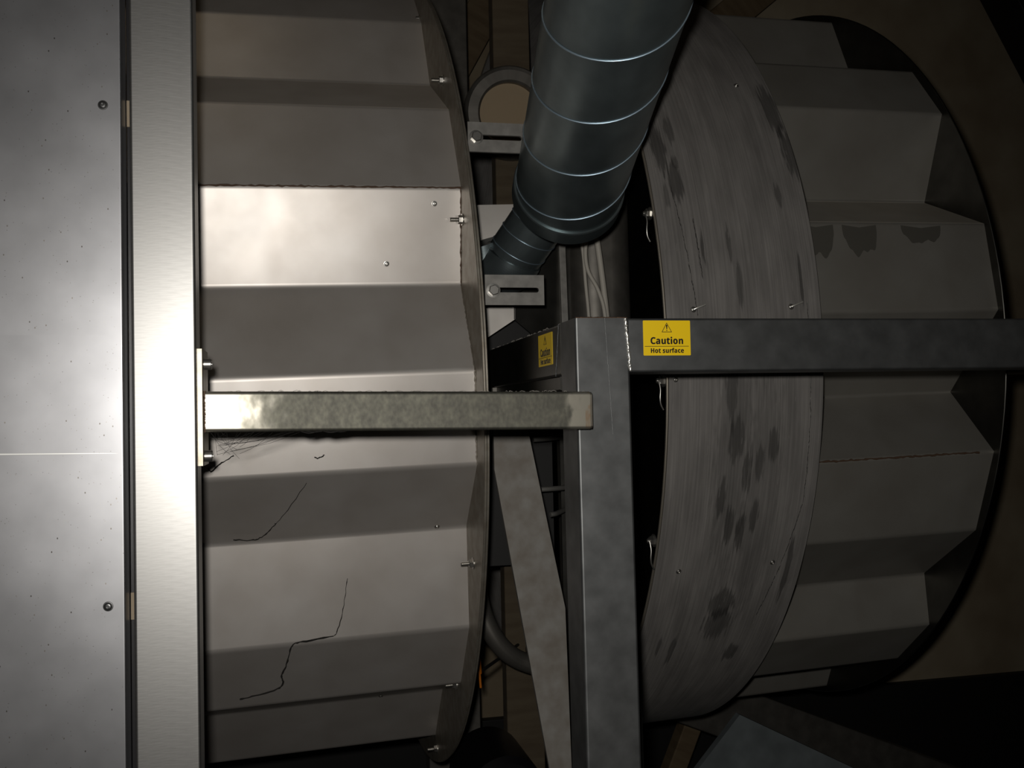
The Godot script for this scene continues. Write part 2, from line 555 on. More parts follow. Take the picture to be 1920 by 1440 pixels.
func wire_clip(root: Node3D, s: float, r: float, deg: float, m: Material) -> void:
	# a bolt on the end face with a bent wire hook hanging from it
	var o := rp(s, r, deg)
	part("clip_bolt", bolt_shape(o, Vector3(-1, 0, 0), 0.007, 0.004), m, root, true)
	var st := begin()
	var q := o + Vector3(-0.009, 0, 0.004)
	tube(st, smooth([q, q + Vector3(0.001, -0.012, 0.002), q + Vector3(0.0, -0.024, 0.002), q + Vector3(0.001, -0.033, 0.001), q + Vector3(0.005, -0.041, 0)]), 0.0013, 8)
	part("wire_hook", st, m, root, true)

func drum_front() -> void:
	var o := drum_root("ribbed_drum", "large bright ribbed steel drum behind the left upright, with a bolted rim", P(0.2265, 0.0882, 2.0164), Vector3(1, 0.025, -0.03))
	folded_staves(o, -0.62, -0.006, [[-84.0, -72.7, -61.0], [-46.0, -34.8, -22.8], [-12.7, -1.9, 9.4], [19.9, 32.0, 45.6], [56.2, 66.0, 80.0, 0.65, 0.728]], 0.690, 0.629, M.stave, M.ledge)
	part("rim_plate", disc_plate(-0.006, -0.0022, 0.08, 0.7364), M.rim, o, true)
	part("backing_ring", disc_plate(-0.0018, 0.002, 0.58, 0.7335), M.rim, o, true)
	part("end_plate", disc_plate(-0.626, -0.62, 0.08, 0.7364, 72), M.rim, o, true)
	for b in [[0.693, 37.3], [0.677, 16.3], [0.684, -25.4], [0.673, -49.1], [0.713, -72.0], [0.69, 58.0]]:
		part("rim_bolt", bolt_shape(rp(-0.006, b[0], b[1]), Vector3(-1, 0, 0), 0.0062, 0.012), M.bolt, o, true)
	# rust-browned weld along the top edge of the bright flat, and the bead down its end
	var rng := RandomNumberGenerator.new()
	rng.seed = 4
	var pts := []
	var rad := []
	for i in 120:
		pts.append(rp(-0.6 + 0.594 * i / 119.0, 0.6905 + rng.randf_range(-0.0004, 0.0004), 19.9 + rng.randf_range(-0.05, 0.05)))
		rad.append(rng.randf_range(0.0007, 0.0018))
	var st := begin()
	tube(st, pts, rad, 6)
	part("weld_seam", st, M.rust, o, true, "rust-brown weld along the fold")
	for e in [[19.9, 9.4, 0.690, 0.629], [-1.9, -12.7, 0.690, 0.690], [9.4, -1.9, 0.629, 0.690]]:
		pts = []
		rad = []
		for i in 46:
			var f := i / 45.0
			var a := rp(0, e[2], e[0]).lerp(rp(0, e[3], e[1]), f)
			pts.append(a + Vector3(-0.0065 + rng.randf_range(-0.0006, 0.0006), 0, 0) + a.normalized() * 0.0004)
			rad.append(rng.randf_range(0.0005, 0.0013))
		st = begin()
		tube(st, pts, rad, 5)
		part("weld_bead", st, M.rust if e[0] > 15 else M.rim, o, true)
	# small screw heads in the flats
	var inv := o.transform.affine_inverse()
	for q in [[0.1298, 0.218, 1.3853, 15], [0.1965, 0.3009, 1.3706, 15], [0.1998, -0.1544, 1.4291, -17.5], [0.1352, -0.4558, 1.6784, -50], [0.2221, -0.4462, 1.6757, -50]]:
		var a: float = q[3]
		var n := facet_normal(19.9, 0.690, 9.4, 0.629) if a == 15 else (facet_normal(-12.7, 0.69, -22.8, 0.629) if a == -17.5 else facet_normal(-46.0, 0.69, -61.0, 0.629))
		part("screw", pan_screw(inv * P(q[0], q[1], q[2]), n, 0.0032), M.bolt, o, true)

func drum_rear() -> void:
	var o := drum_root("banded_drum", "dull grey ribbed drum with a wide stained band, behind the rail with the caution label", P(0.4708, 0.1109, 2.0353), Vector3(1, 0.022, -0.05))
	var w := 0.2458
	var r := 0.7353
	# band: rolled sheet, 3 mm
	var st := begin()
	var seg := 180
	for i in seg:
		var a := -180.0 + 360.0 * i / seg
		var b := -180.0 + 360.0 * (i + 1) / seg
		var v0 := float(i) / seg
		var v1 := float(i + 1) / seg
		var loop := [[Vector2(0.0, r - 0.003), 0.0], [Vector2(0.0, r - 0.0008), 0.0], [Vector2(0.0008, r), 0.004], [Vector2(w - 0.0008, r), 0.996], [Vector2(w, r - 0.0008), 1.0], [Vector2(w, r - 0.003), 1.0], [Vector2(0.0, r - 0.003), 0.0]]
		for k in loop.size() - 1:
			var p: Vector2 = loop[k][0]
			var q: Vector2 = loop[k + 1][0]
			var t := (q - p).normalized()
			var na := rp(-t.y, t.x, a)
			var nb := rp(-t.y, t.x, b)
			quad(st, [rp(p.x, p.y, a), rp(q.x, q.y, a), rp(q.x, q.y, b), rp(p.x, p.y, b)], [na, na, nb, nb], [Vector2(loop[k][1], v0), Vector2(loop[k + 1][1], v0), Vector2(loop[k + 1][1], v1), Vector2(loop[k][1], v1)])
	part("band", st, M.band, o, true)
	var bead := begin()
	var ring := []
	for i in 145:
		ring.append(rp(-0.0005, r - 0.0005, 2.5 * i))
	tube(bead, ring, 0.0022, 6)
	part("band_edge", bead, M.rim, o, true)
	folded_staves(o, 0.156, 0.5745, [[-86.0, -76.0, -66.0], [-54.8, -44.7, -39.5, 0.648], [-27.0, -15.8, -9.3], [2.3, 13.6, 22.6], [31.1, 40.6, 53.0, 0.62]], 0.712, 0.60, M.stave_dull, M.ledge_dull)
	part("end_flange", disc_plate(0.5745, 0.5785, 0.08, 0.724), M.dark_steel, o, true)
	part("end_plate", disc_plate(0.15, 0.154, 0.08, 0.7318), M.dark_steel, o, true)
	for c in [[14.0, 0.7], [-5.1, 0.7], [-24.0, 0.7]]:
		wire_clip(o, -0.001, r - 0.012, c[0], M.bolt)
	# bolts through the band: two with bright split pins, two domed, one small
	for q in [[0.043, 2.6], [0.197, 2.75]]:
		var p0 := rp(q[0], r, q[1])
		var nn := rp(0, 1, q[1])
		var s2 := pan_screw(p0, nn, 0.0035)
		part("band_screw", s2, M.bolt, o, true)
		var pin := begin()
		tube(pin, [p0 + nn * 0.001, p0 + nn * 0.004 + Vector3(0.005, 0.002, 0), p0 + nn * 0.006 + Vector3(0.016, 0.006, 0)], 0.0015, 8)
		part("pin", pin, M.weld, o, true)
	for q in [[0.04, -27.9], [0.194, -27.8], [0.19, 32.5]]:
		part("band_screw", pan_screw(rp(q[0], r, q[1]), rp(0, 1, q[1]), 0.0034), M.bolt, o, true)
	part("band_screw", pan_screw(rp(0.012, r, -5.0), rp(0, 1, -5.0), 0.003), M.bolt, o, true)
	# water marks lie in the staves' surface as thin skins of grime
	var top := rp(0, 0.712, 13.6)
	var low := rp(0, 0.712, 2.3)
	var n := facet_normal(2.3, 0.712, 13.6, 0.712)
	for q in [[0.270, 0.030, 0.36], [0.345, 0.030, 0.33], [0.455, 0.036, 0.20]]:
		var g := begin()
		var rng := RandomNumberGenerator.new()
		rng.seed = int(q[0] * 1000)
		var c := top.lerp(low, 0.06) + n * 0.0006 + Vector3(q[0], 0, 0)
		var prev := Vector3.ZERO
		for i in 33:
			var a := PI * i / 32.0
			var k: float = 1.0 + 0.10 * sin(a * 5.0 + q[0] * 60.0) + 0.06 * sin(a * 11.0 + q[0] * 90.0) + rng.randf_range(-0.02, 0.02)
			var f: float = 0.03 + sin(a) ** 0.7 * q[2] * k
			var p := top.lerp(low, f) + n * 0.0006 + Vector3(q[0] - cos(a) * q[1], 0, 0)
			if i > 0:
				tri(g, [c, prev, p], [n, n, n], [Vector2.ZERO, Vector2(1, 0), Vector2(0, 1)])
			prev = p
		part("water_stain", g, M.stain, o, true)
	# rust-browned weld along a fold
	var pts := []
	var rad := []
	var rr := RandomNumberGenerator.new()
	rr.seed = 9
	for i in 70:
		pts.append(rp(0.246 + 0.30 * i / 69.0, 0.7125, -15.8 + rr.randf_range(-0.06, 0.06)))
		rad.append(rr.randf_range(0.0008, 0.0020))
	var sm := begin()
	tube(sm, pts, rad, 6)
	part("weld_seam", sm, M.rust, o, true, "rust-brown weld along the fold")

# ---------------------------------------------------------------- lettering
func letters(text: String, width: float, depth: float) -> TextMesh:
	var f := SystemFont.new()
	f.font_names = PackedStringArray(["Droid Sans"])
	f.font_weight = 700
	var t := TextMesh.new()
	t.text = text
	var heavy := FontVariation.new()
	heavy.base_font = f
	heavy.variation_embolden = 0.45
	t.font = heavy
	t.font_size = 64
	t.pixel_size = 0.001
	t.depth = depth
	var w := t.get_aabb().size.x
	t.pixel_size = 0.001 * width / w
	return t

func caution_label(parent: Node3D, o: Vector3, ex: Vector3, ey: Vector3, w: float, h: float, label: String) -> void:
	var nz := ex.cross(ey)
	var holder := Node3D.new()
	holder.name = "caution_label"
	holder.transform = Transform3D(Basis(ex, ey, nz), o - parent.position)
	parent.add_child(holder, true)
	holder.set_meta("label", label)
	var st := begin()
	bar(st, rrect(w, h, 0.0008, 2), Vector3(0, 0, 0), Vector3(0, 0, 0.0003), Vector3.RIGHT, Vector3.UP)
	part("sticker", st, M.yellow, holder, true)
	for line in [["Caution", 0.69 * w, -0.005 * w, -0.085 * h], ["Hot surface", 0.70 * w, 0.0, -0.365 * h]]:
		var t := MeshInstance3D.new()
		t.name = "lettering"
		t.mesh = letters(line[0], line[1], 0.0002)
		t.material_override = M.ink
		t.position = Vector3(line[2], line[3], 0.0004)
		holder.add_child(t, true)
	st = begin()
	box(st, Vector3(-w * 0.47, -h * 0.245, 0.0003), Vector3(w * 0.46, -h * 0.230, 0.0005), 0.00005)
	part("divider_line", st, M.ink, holder, true)
	# warning triangle with an exclamation mark
	st = begin()
	var c := [Vector2(0, h * 0.44), Vector2(-w * 0.11, h * 0.165), Vector2(w * 0.11, h * 0.165)]
	var mid: Vector2 = (c[0] + c[1] + c[2]) / 3.0
	for i in 3:
		var a: Vector2 = c[i]
		var b: Vector2 = c[(i + 1) % 3]
		var ai := a.lerp(mid, 0.17)
		var bi := b.lerp(mid, 0.17)
		flat(st, Vector3(a.x, a.y, 0.0005), Vector3(b.x, b.y, 0.0005), Vector3(bi.x, bi.y, 0.0005), Vector3(ai.x, ai.y, 0.0005), Vector3(0, 0, 1))
		flat(st, Vector3(a.x, a.y, 0.0003), Vector3(b.x, b.y, 0.0003), Vector3(b.x, b.y, 0.0005), Vector3(a.x, a.y, 0.0005), Vector3((a + b).x - 2 * mid.x, (a + b).y - 2 * mid.y, 0))
	part("warning_triangle", st, M.ink, holder, true)
	st = begin()
	plate(st, PackedVector2Array([Vector2(-w * 0.016, h * 0.375), Vector2(-w * 0.007, h * 0.25), Vector2(w * 0.007, h * 0.25), Vector2(w * 0.016, h * 0.375)]), 0.0002, Vector3(0, 0, 0.0005), Vector3.RIGHT, Vector3.UP)
	lathe(st, [Vector2(w * 0.011, 0), Vector2(w * 0.011, 0.0002), Vector2(0, 0.0002)], Vector3(0, h * 0.215, 0.0003), Vector3(0, 0, 1), 12)
	part("exclamation_mark", st, M.ink, holder, true)

# ---------------------------------------------------------------- the frames
func cabinet() -> void:
	var o := thing("cabinet", "pale speckled steel cabinet side at the far left, with two small screws", "cabinet", P(-0.40, -H, 0.99))
	var st := begin()
	bar(st, rrect(0.5485, 0.03, 0.0015, 3), P(-0.4255, -H + 0.02, 0.98), P(-0.4255, 1.05, 0.98), Vector3.RIGHT, Vector3(0, 0, 1), true, true, Vector2.ZERO, Vector2.ZERO, 1)
	var sheet := part("side_sheet", st, M.sheet, o)
	sheet.set_meta("label", "pale steel sheet speckled with fine dark spots")
	st = begin()
	box(st, P(-0.1505, -H, 1.012), P(-0.1452, 1.05, 0.992), 0.0005)  # dark strip filling the gap beside the upright, in place of its shade
	part("gap_filler", st, M.blackish, o)
	for y in [0.296, -0.168]:
		st = begin()
		box(st, P(-0.1503, y - 0.0125, 0.9925), P(-0.1466, y + 0.0125, 0.9905), 0.0003)
		part("tape_tab", st, M.tape, o, false, "short tan tape tab in the gap")
	for q in [[-0.167, 0.2954], [-0.1658, -0.1627]]:
		part("screw", pan_screw(P(q[0], q[1], 0.965), Vector3(0, 0, 1), 0.0036), M.screw, o)
	# the crease across the sheet, its highlight put in as paler metal
	st = begin()
	tube(st, [P(-0.5, -0.0205, 0.96782), P(-0.26, -0.0228, 0.96782), P(-0.1555, -0.0248, 0.96785)], [0.003, 0.003, 0.00285], 48)
	part("crease", st, M.crease, o)
	# stand behind the sheet that carries it
	st = begin()
	box(st, P(-0.69, -H, 1.05), P(-0.16, 1.05, 1.012), 0.001)
	part("back_frame", st, M.black, o)

func upright() -> void:
	var o := thing("upright_post", "bright brushed steel box-section upright between the cabinet and the ribbed drum", "post", P(-0.116, -H, 0.99))
	var st := begin()
	bar(st, rrect(0.057, 0.04, 0.003, 5), P(-0.1145, -H, 0.985), P(-0.1165, 1.05, 0.985), Vector3.RIGHT, Vector3(0, 0, 1))
	part("tube", st, M.post, o)

func arm() -> void:
	var o := thing("support_arm", "short steel box-section arm bolted to the bright upright, in front of the ribbed drum", "arm", P(-0.08, 0.01, 0.985))
	var st := begin()
	var d := 0.986
	var a := P(-0.081, 0.0117, d)
	var b := P(0.2935, 0.0058, d)
	bar(st, rrect(0.0385, 0.038, 0.0035, 5), a, b, Vector3(0, 0, -1), Vector3.UP, true, true, Vector2.ZERO, Vector2.ZERO, 10)
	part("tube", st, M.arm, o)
	st = begin()
	var z := (b - a).normalized()
	bar(st, rrect(0.0375, 0.037, 0.0033, 5), b, b + z * 0.0022, Vector3(0, 0, -1), Vector3.UP)
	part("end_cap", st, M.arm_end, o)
	st = begin()
	box(st, P(-0.0878, -0.0385, 1.022), P(-0.0815, 0.0705, 0.967), 0.0012)
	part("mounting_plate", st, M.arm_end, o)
	for y in [0.0568, -0.0300]:
		st = begin()
		var c := P(-0.0815, y, 0.982)
		var x := Vector3.RIGHT
		lathe(st, [Vector2(0.0053, 0), Vector2(0.0053, 0.0062), Vector2(0.0048, 0.0068), Vector2(0.0030, 0.0068), Vector2(0.0030, 0.0035), Vector2(0, 0.0035)], c, x, 24)
		part("cap_screw", st, M.bolt, o)
	st = begin()
	var pts := []
	var rad := []
	var rng := RandomNumberGenerator.new()
	rng.seed = 6
	for k in 60:
		pts.append(P(-0.0805 + rng.randf_range(-0.0003, 0.0003), 0.031 - 0.0385 * k / 59.0, 0.9665))
		rad.append(rng.randf_range(0.0006, 0.0013))
	tube(st, pts, rad, 6)
	part("weld_bead", st, M.rust, o, false, "heat-browned weld at the plate")
	# fluff of dust lying along the top
	st = begin()
	for k in 70:
		var f := pow(rng.randf(), 0.7)
		var q := a.lerp(b, f) + Vector3(0, 0.0192, rng.randf_range(-0.018, 0.0185))
		var l := rng.randf_range(0.002, 0.007)
		tube(st, [q, q + Vector3(l * 0.5, rng.randf_range(0.0004, 0.0012), rng.randf_range(-0.002, 0.002)), q + Vector3(l, 0, rng.randf_range(-0.003, 0.003))], 0.0002, 4)
	var fl := part("dust_fluff", st, M.dust, o)
	fl.set_meta("kind", "stuff")

func weld_line(a: Vector3, b: Vector3, r: float, rng_seed: int, n := 40) -> SurfaceTool:
	var rng := RandomNumberGenerator.new()
	rng.seed = rng_seed
	var pts := []
	var rad := []
	for k in n:
		pts.append(a.lerp(b, k / float(n - 1)) + Vector3(rng.randf_range(-0.3, 0.3), 0, rng.randf_range(-0.3, 0.3)) * r)
		rad.append(r * rng.randf_range(0.65, 1.15) * (1.0 if k % 4 else 1.25))
	var st := begin()
	tube(st, pts, rad, 8)
	return st

func machine_frame() -> void:
	var o := thing("machine_frame", "dark box-section steel corner frame carrying two yellow caution labels in front of the banded drum", "frame", P(0.32, -H, 1.037))
	var st := begin()
	bar(st, rrect(0.0600, 0.06, 0.003, 5), P(0.3265, -H, 1.037), P(0.3208, 0.1035, 1.037), Vector3.RIGHT, Vector3(0, 0, 1), true, true, Vector2.ZERO, Vector2.ZERO, 8)
	part("post", st, M.frame, o)
	st = begin()
	bar(st, rrect(0.06, 0.0578, 0.003, 5), P(0.3503, 0.0745, 1.037), P(2.4, 0.0740, 1.037), Vector3(0, 0, -1), Vector3.UP, true, true, Vector2.ZERO, Vector2.ZERO, 12)
	part("rail", st, M.frame, o)
	st = begin()
	bar(st, rrect(0.0600, 0.0578, 0.003, 5), P(0.3208, 0.0742, 1.067), P(0.3208, 0.0742, 1.475), Vector3.RIGHT, Vector3.UP)
	part("side_rail", st, M.dark_steel, o)
	st = begin()
	box(st, P(0.296, 0.030, 1.475), P(0.346, 0.0455, 1.09), 0.001)
	part("rail_lip", st, M.dark_steel, o)
	st = begin()
	bar(st, rrect(0.06, 0.06, 0.003, 4), P(2.43, -H, 1.037), P(2.43, 0.1035, 1.037), Vector3.RIGHT, Vector3(0, 0, 1))
	part("post", st, M.frame, o)
	part("weld_bead", weld_line(P(0.3470, 0.1030, 1.0073), P(0.3512, 0.0470, 1.0073), 0.0017, 31, 44), M.weld, o, false, "bright lumpy weld between post and rail")
	part("weld_bead", weld_line(P(0.2908, 0.1035, 1.072), P(0.2905, 0.0455, 1.088), 0.0006, 33), M.frame, o)
	part("weld_bead", weld_line(P(0.3240, 0.1036, 1.0071), P(0.3300, -0.02, 1.0072), 0.0004, 35, 60), M.frame, o)
	part("weld_bead", weld_line(P(0.2920, 0.1037, 1.0085), P(0.3490, 0.1037, 1.0085), 0.0012, 37, 40), M.rust, o, false, "rusty weld across the top of the post")
	# tapering leg of flat plate under the far end of the side rail
	st = begin()
	plate(st, PackedVector2Array([Vector2(0.2900, 0.045), Vector2(0.3425, 0.045), Vector2(0.3438, -0.0259), Vector2(0.3936, -0.2863), Vector2(0.3978, -0.5233), Vector2(0.400, -0.70), Vector2(0.392, -0.70), Vector2(0.3635, -0.5200), Vector2(0.2899, -0.0758)]), 0.008, P(0, 0, 1.45), Vector3.RIGHT, Vector3.UP)
	part("leg_plate", st, M.brace, o, false, "dusty grey tapering plate")
	caution_label(o, P(0.3932, 0.0820, 1.0070), Vector3(1, -0.002, 0).normalized(), Vector3(0.002, 1, 0).normalized(), 0.0537, 0.0376, "yellow caution label on the long right-hand rail")
	caution_label(o, P(0.2907, 0.0788, 1.1330), Vector3(0, 0, 1), Vector3.UP, 0.066, 0.0376, "yellow caution label on the receding side rail, seen aslant")
	# dust along the top edge of the side rail
	st = begin()
	var rng := RandomNumberGenerator.new()
	rng.seed = 12
	for k in 160:
		var q := P(0.2925 + rng.randf_range(-0.0015, 0.02), 0.1033, 1.08 + 0.39 * rng.randf())
		tube(st, [q, q + Vector3(0.001, rng.randf_range(0.0005, 0.0015), 0.003), q + Vector3(0.001, 0, 0.006)], 0.0005, 4)
	var fl := part("dust_fluff", st, M.dust, o)
	fl.set_meta("kind", "stuff")

# ---------------------------------------------------------------- ducts
func helix(a: Vector3, b: Vector3, r: float, pitch: float, phase: float) -> Array:
	var z := (b - a).normalized()
	var f := frame_of(z)
	var l := a.distance_to(b)
	var out := []
	var n := int(l / pitch * 64)
	for i in n + 1:
		var s := l * i / n
		var t := TAU * s / pitch + phase
		out.append(a + z * s + (f.x * cos(t) + f.y * sin(t)) * r)
	return out

func duct_piece(root: Node3D, a: Vector3, b: Vector3, r: float, pitch: float, phase: float, seam_r: float) -> void:
	var st := begin()
	var z := (b - a).normalized()
	lathe(st, [Vector2(r - 0.001, 0), Vector2(r, 0), Vector2(r, a.distance_to(b)), Vector2(r - 0.001, a.distance_to(b))], a, z, 96)
	part("duct_wall", st, M.duct, root)
	st = begin()
	tube(st, helix(a, b, r + 0.0003, pitch, phase), seam_r, 6)
	part("spiral_seam", st, M.seam, root, false, "bright raised spiral lock seam")

func ducts() -> void:
	var a := P(0.2765, 0.5827, 0.5045)
	var e := P(0.3795, 0.3098, 1.3396)
	var o := thing("spiral_duct", "thick galvanised spiral duct slanting down from the top centre", "duct", e)
	duct_piece(o, a, e, 0.0745, 0.108, 1.1, 0.0011)
	var z := (e - a).normalized()
	var st := begin()
	lathe(st, [Vector2(0.0735, -0.03), Vector2(0.0765, -0.03), Vector2(0.0775, -0.028), Vector2(0.0775, -0.002), Vector2(0.0765, 0), Vector2(0.0705, 0.001), Vector2(0.068, -0.004), Vector2(0.048, -0.004), Vector2(0.046, 0.014)], e, z, 96)
	part("collar", st, M.duct, o, false, "plain end collar")
	# the narrower duct goes on from behind the collar
	var p := P(0.405, 0.352, 1.44)
	var q := P(0.3425, 0.2535, 1.522)
	var o2 := thing("spiral_duct", "thin galvanised spiral duct running on below the thick one to an elbow", "duct", q)
	duct_piece(o2, e + z * 0.016, p, 0.0445, 0.06, 0.4, 0.0008)
	duct_piece(o2, p, q, 0.0432, 0.028, 2.2, 0.0009)
	st = begin()
	var z2 := (q - p).normalized()
	tube(st, smooth([q, q + z2 * 0.018, q + z2 * 0.035 + Vector3(-0.018, 0.012, -0.015), q + z2 * 0.03 + Vector3(-0.036, 0.045, -0.012)], 5), 0.046, 32)
	part("elbow", st, M.duct, o2)

# ---------------------------------------------------------------- things in the gap between the drums
func slotted_bracket(label: String, x0: float, x1: float, y0: float, y1: float, d: float) -> void:
	var o := thing("slotted_bracket", label, "bracket", P((x0 + x1) / 2, y0, d), "slotted brackets between the drums")
	var st := begin()
	var ym := (y0 + y1) / 2
	var r := 0.0035
	var sa := x0 + (x1 - x0) * 0.18
	var sb := x1 - (x1 - x0) * 0.09
	for side in [1, -1]:
		var poly := PackedVector2Array([Vector2(x0, ym), Vector2(x0, ym + side * (y1 - y0) / 2), Vector2(x1, ym + side * (y1 - y0) / 2), Vector2(x1, ym), Vector2(sb, ym)])
		for k in range(1, 6):
			var an := PI / 2 * k / 5.0
			poly.append(Vector2(sb - r + r * cos(an), ym + side * r * sin(an)))
		for k in range(0, 6):
			var an := PI / 2 + PI / 2 * k / 5.0
			poly.append(Vector2(sa + r + r * cos(an), ym + side * r * sin(an)))
		plate(st, poly, 0.005, P(0, 0, d), Vector3.RIGHT, Vector3.UP)
	part("slotted_plate", st, M.plate, o)
	part("bolt", bolt_shape(P(x0 + 0.0115, ym - 0.001, d), Vector3(0, 0, 1), 0.0075, 0.0), M.bolt, o)

func gap_things() -> void:
	slotted_bracket("upper slotted steel bracket beside the drum rim, partly behind the thick duct", 0.2440, 0.3290, 0.3735, 0.4155, 1.36)
	slotted_bracket("lower slotted steel bracket beside the drum rim, under the thin duct", 0.2640, 0.3490, 0.1580, 0.2005, 1.36)
	# folded sheet guard behind the brackets
	var o := thing("sheet_guard", "dark folded steel guard behind the lower slotted bracket", "guard", P(0.37, 0.13, 1.62))
	var st := begin()
	plate(st, PackedVector2Array([Vector2(0.0, 0.120), Vector2(0.0669, 0.163), Vector2(0.0669, 0.352), Vector2(0.0, 0.352)]), 0.003, P(0.295, 0, 1.627), Vector3(0.0638, 0, 0.013).normalized(), Vector3(0, 1, 0.07).normalized())
	part("left_sheet", st, M.guard, o)
	st = begin()
	plate(st, PackedVector2Array([Vector2(0.0, 0.163), Vector2(0.045, 0.128), Vector2(0.082, 0.128), Vector2(0.082, 0.352), Vector2(0.0, 0.352)]), 0.003, P(0.3588, 0, 1.6135), Vector3(0.084, 0, -0.012).normalized(), Vector3(0, 1, 0.07).normalized())
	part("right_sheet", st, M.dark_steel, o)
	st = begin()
	plate(st, PackedVector2Array([Vector2(0.325, -0.26), Vector2(0.452, -0.26), Vector2(0.452, 0.21), Vector2(0.325, 0.21)]), 0.003, P(0, 0, 1.73), Vector3.RIGHT, Vector3.UP)  # black sheet added behind the guard to keep this gap dark
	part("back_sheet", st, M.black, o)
	st = begin()
	bar(st, rrect(0.0115, 0.03, 0.001, 2), P(0.4475, 0.05, 1.615), P(0.4420, 0.40, 1.615), Vector3.RIGHT, Vector3(0, 0, 1))
	part("edge_strip", st, M.plate, o)
	part("bolt", bolt_shape(P(0.4495, 0.304, 1.600), Vector3(-0.3, 0, 1), 0.0035, 0.004), M.bolt, o)
	# gear housing with a rounded right-hand corner
	o = thing("gear_housing", "dark rounded sheet-metal housing behind the cables, left of the band", "housing", P(0.55, -0.75, 1.75))
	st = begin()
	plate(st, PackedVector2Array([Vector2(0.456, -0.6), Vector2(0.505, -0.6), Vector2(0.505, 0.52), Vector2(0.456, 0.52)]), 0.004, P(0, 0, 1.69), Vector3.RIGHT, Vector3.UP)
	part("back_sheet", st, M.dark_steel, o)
	st = begin()
	bar(st, rrect(0.11, 0.2, 0.045, 10), P(0.540, -0.75, 1.75), P(0.535, 0.50, 1.75), Vector3.RIGHT, Vector3(0, 0, 1))
	part("body", st, M.casing, o)
	part("bolt", bolt_shape(P(0.4895, 0.236, 1.69), Vector3(-0.3, 0, 1), 0.0035, 0.004), M.bolt, o)
	for q in [[0.3864, -0.037, 0.026], [0.398, -0.1193, 0.037], [0.4126, -0.1614, 0.010]]:
		st = begin()
		tube(st, [P(q[0], q[1], 1.60), P(q[0] + q[2], q[1] + 0.001, 1.602), P(q[0] + q[2] + 0.05, q[1] + 0.002, 1.692)], 0.0042, 10)
		part("stud", st, M.plate, o)
	# cables
	var c1 := thing("cable", "grey cable hanging straight down beside the housing, the thickest of three", "cable", P(0.54, 0.17, 1.60))
	st = begin()
	tube(st, smooth([P(0.492, 0.40, 1.60), P(0.4985, 0.34, 1.60), P(0.509, 0.26, 1.60), P(0.5185, 0.165, 1.60), P(0.525, 0.05, 1.60)]), 0.0052, 10)
	part("sheath", st, M.cable, c1)
	var c2 := thing("cable", "thin grey cable bowing left and back to the thick one under the duct", "cable", P(0.51, 0.17, 1.59))
	st = begin()
	tube(st, smooth([P(0.492, 0.40, 1.592), P(0.4935, 0.335, 1.592), P(0.482, 0.285, 1.592), P(0.4845, 0.245, 1.592), P(0.502, 0.21, 1.592), P(0.513, 0.165, 1.592), P(0.518, 0.05, 1.592)]), 0.0034, 10)
	part("sheath", st, M.cable, c2)
	var c3 := thing("cable", "thin brown-grey cable leftmost of the three beside the housing", "cable", P(0.48, 0.17, 1.61))
	st = begin()
	tube(st, smooth([P(0.463, 0.40, 1.61), P(0.473, 0.335, 1.61), P(0.482, 0.28, 1.61), P(0.486, 0.22, 1.61), P(0.490, 0.165, 1.61), P(0.494, 0.05, 1.61)]), 0.0030, 10)
	part("sheath", st, M.cable, c3)
	# shaft through both drums, on two stands that the drums hide
	var sh := thing("drive_shaft", "dark steel shaft along the axis of both drums", "shaft", P(0.35, -H, 2.02))
	st = begin()
	tube(st, [P(-0.75, 0.064, 1.99), P(0.2265, 0.0882, 2.0164)], 0.06, 24)
	part("shaft_piece", st, M.dark_steel, sh)
	st = begin()
	tube(st, [P(0.2265, 0.0882, 2.0164), P(0.4708, 0.1109, 2.0353), P(2.50, 0.156, 2.137)], 0.06, 24)
	part("shaft_piece", st, M.dark_steel, sh)
	for q in [[-0.72, 0.005], [2.45, 0.095]]:
		st = begin()
		box(st, P(q[0] - 0.05, -H, 2.2), P(q[0] + 0.05, q[1], 1.93), 0.004)
		part("bearing_stand", st, M.black, sh)

func web_strand(label: String, pts: Array, r: float) -> void:
	var o := thing("cobweb_strand", label, "cobweb", pts[0], "cobwebs on the ribbed drum")
	var st := begin()
	var rng := RandomNumberGenerator.new()
	rng.seed = int(absf(pts[0].x) * 10000)
	var line := smooth(pts, 5)
	var rad := []
	for i in line.size():
		rad.append(r * rng.randf_range(0.5, 1.2))
		line[i] += Vector3(rng.randf_range(-1, 1), rng.randf_range(-1, 1), 0) * 0.0006
	tube(st, line, rad, 5)
	part("strand", st, M.web, o)

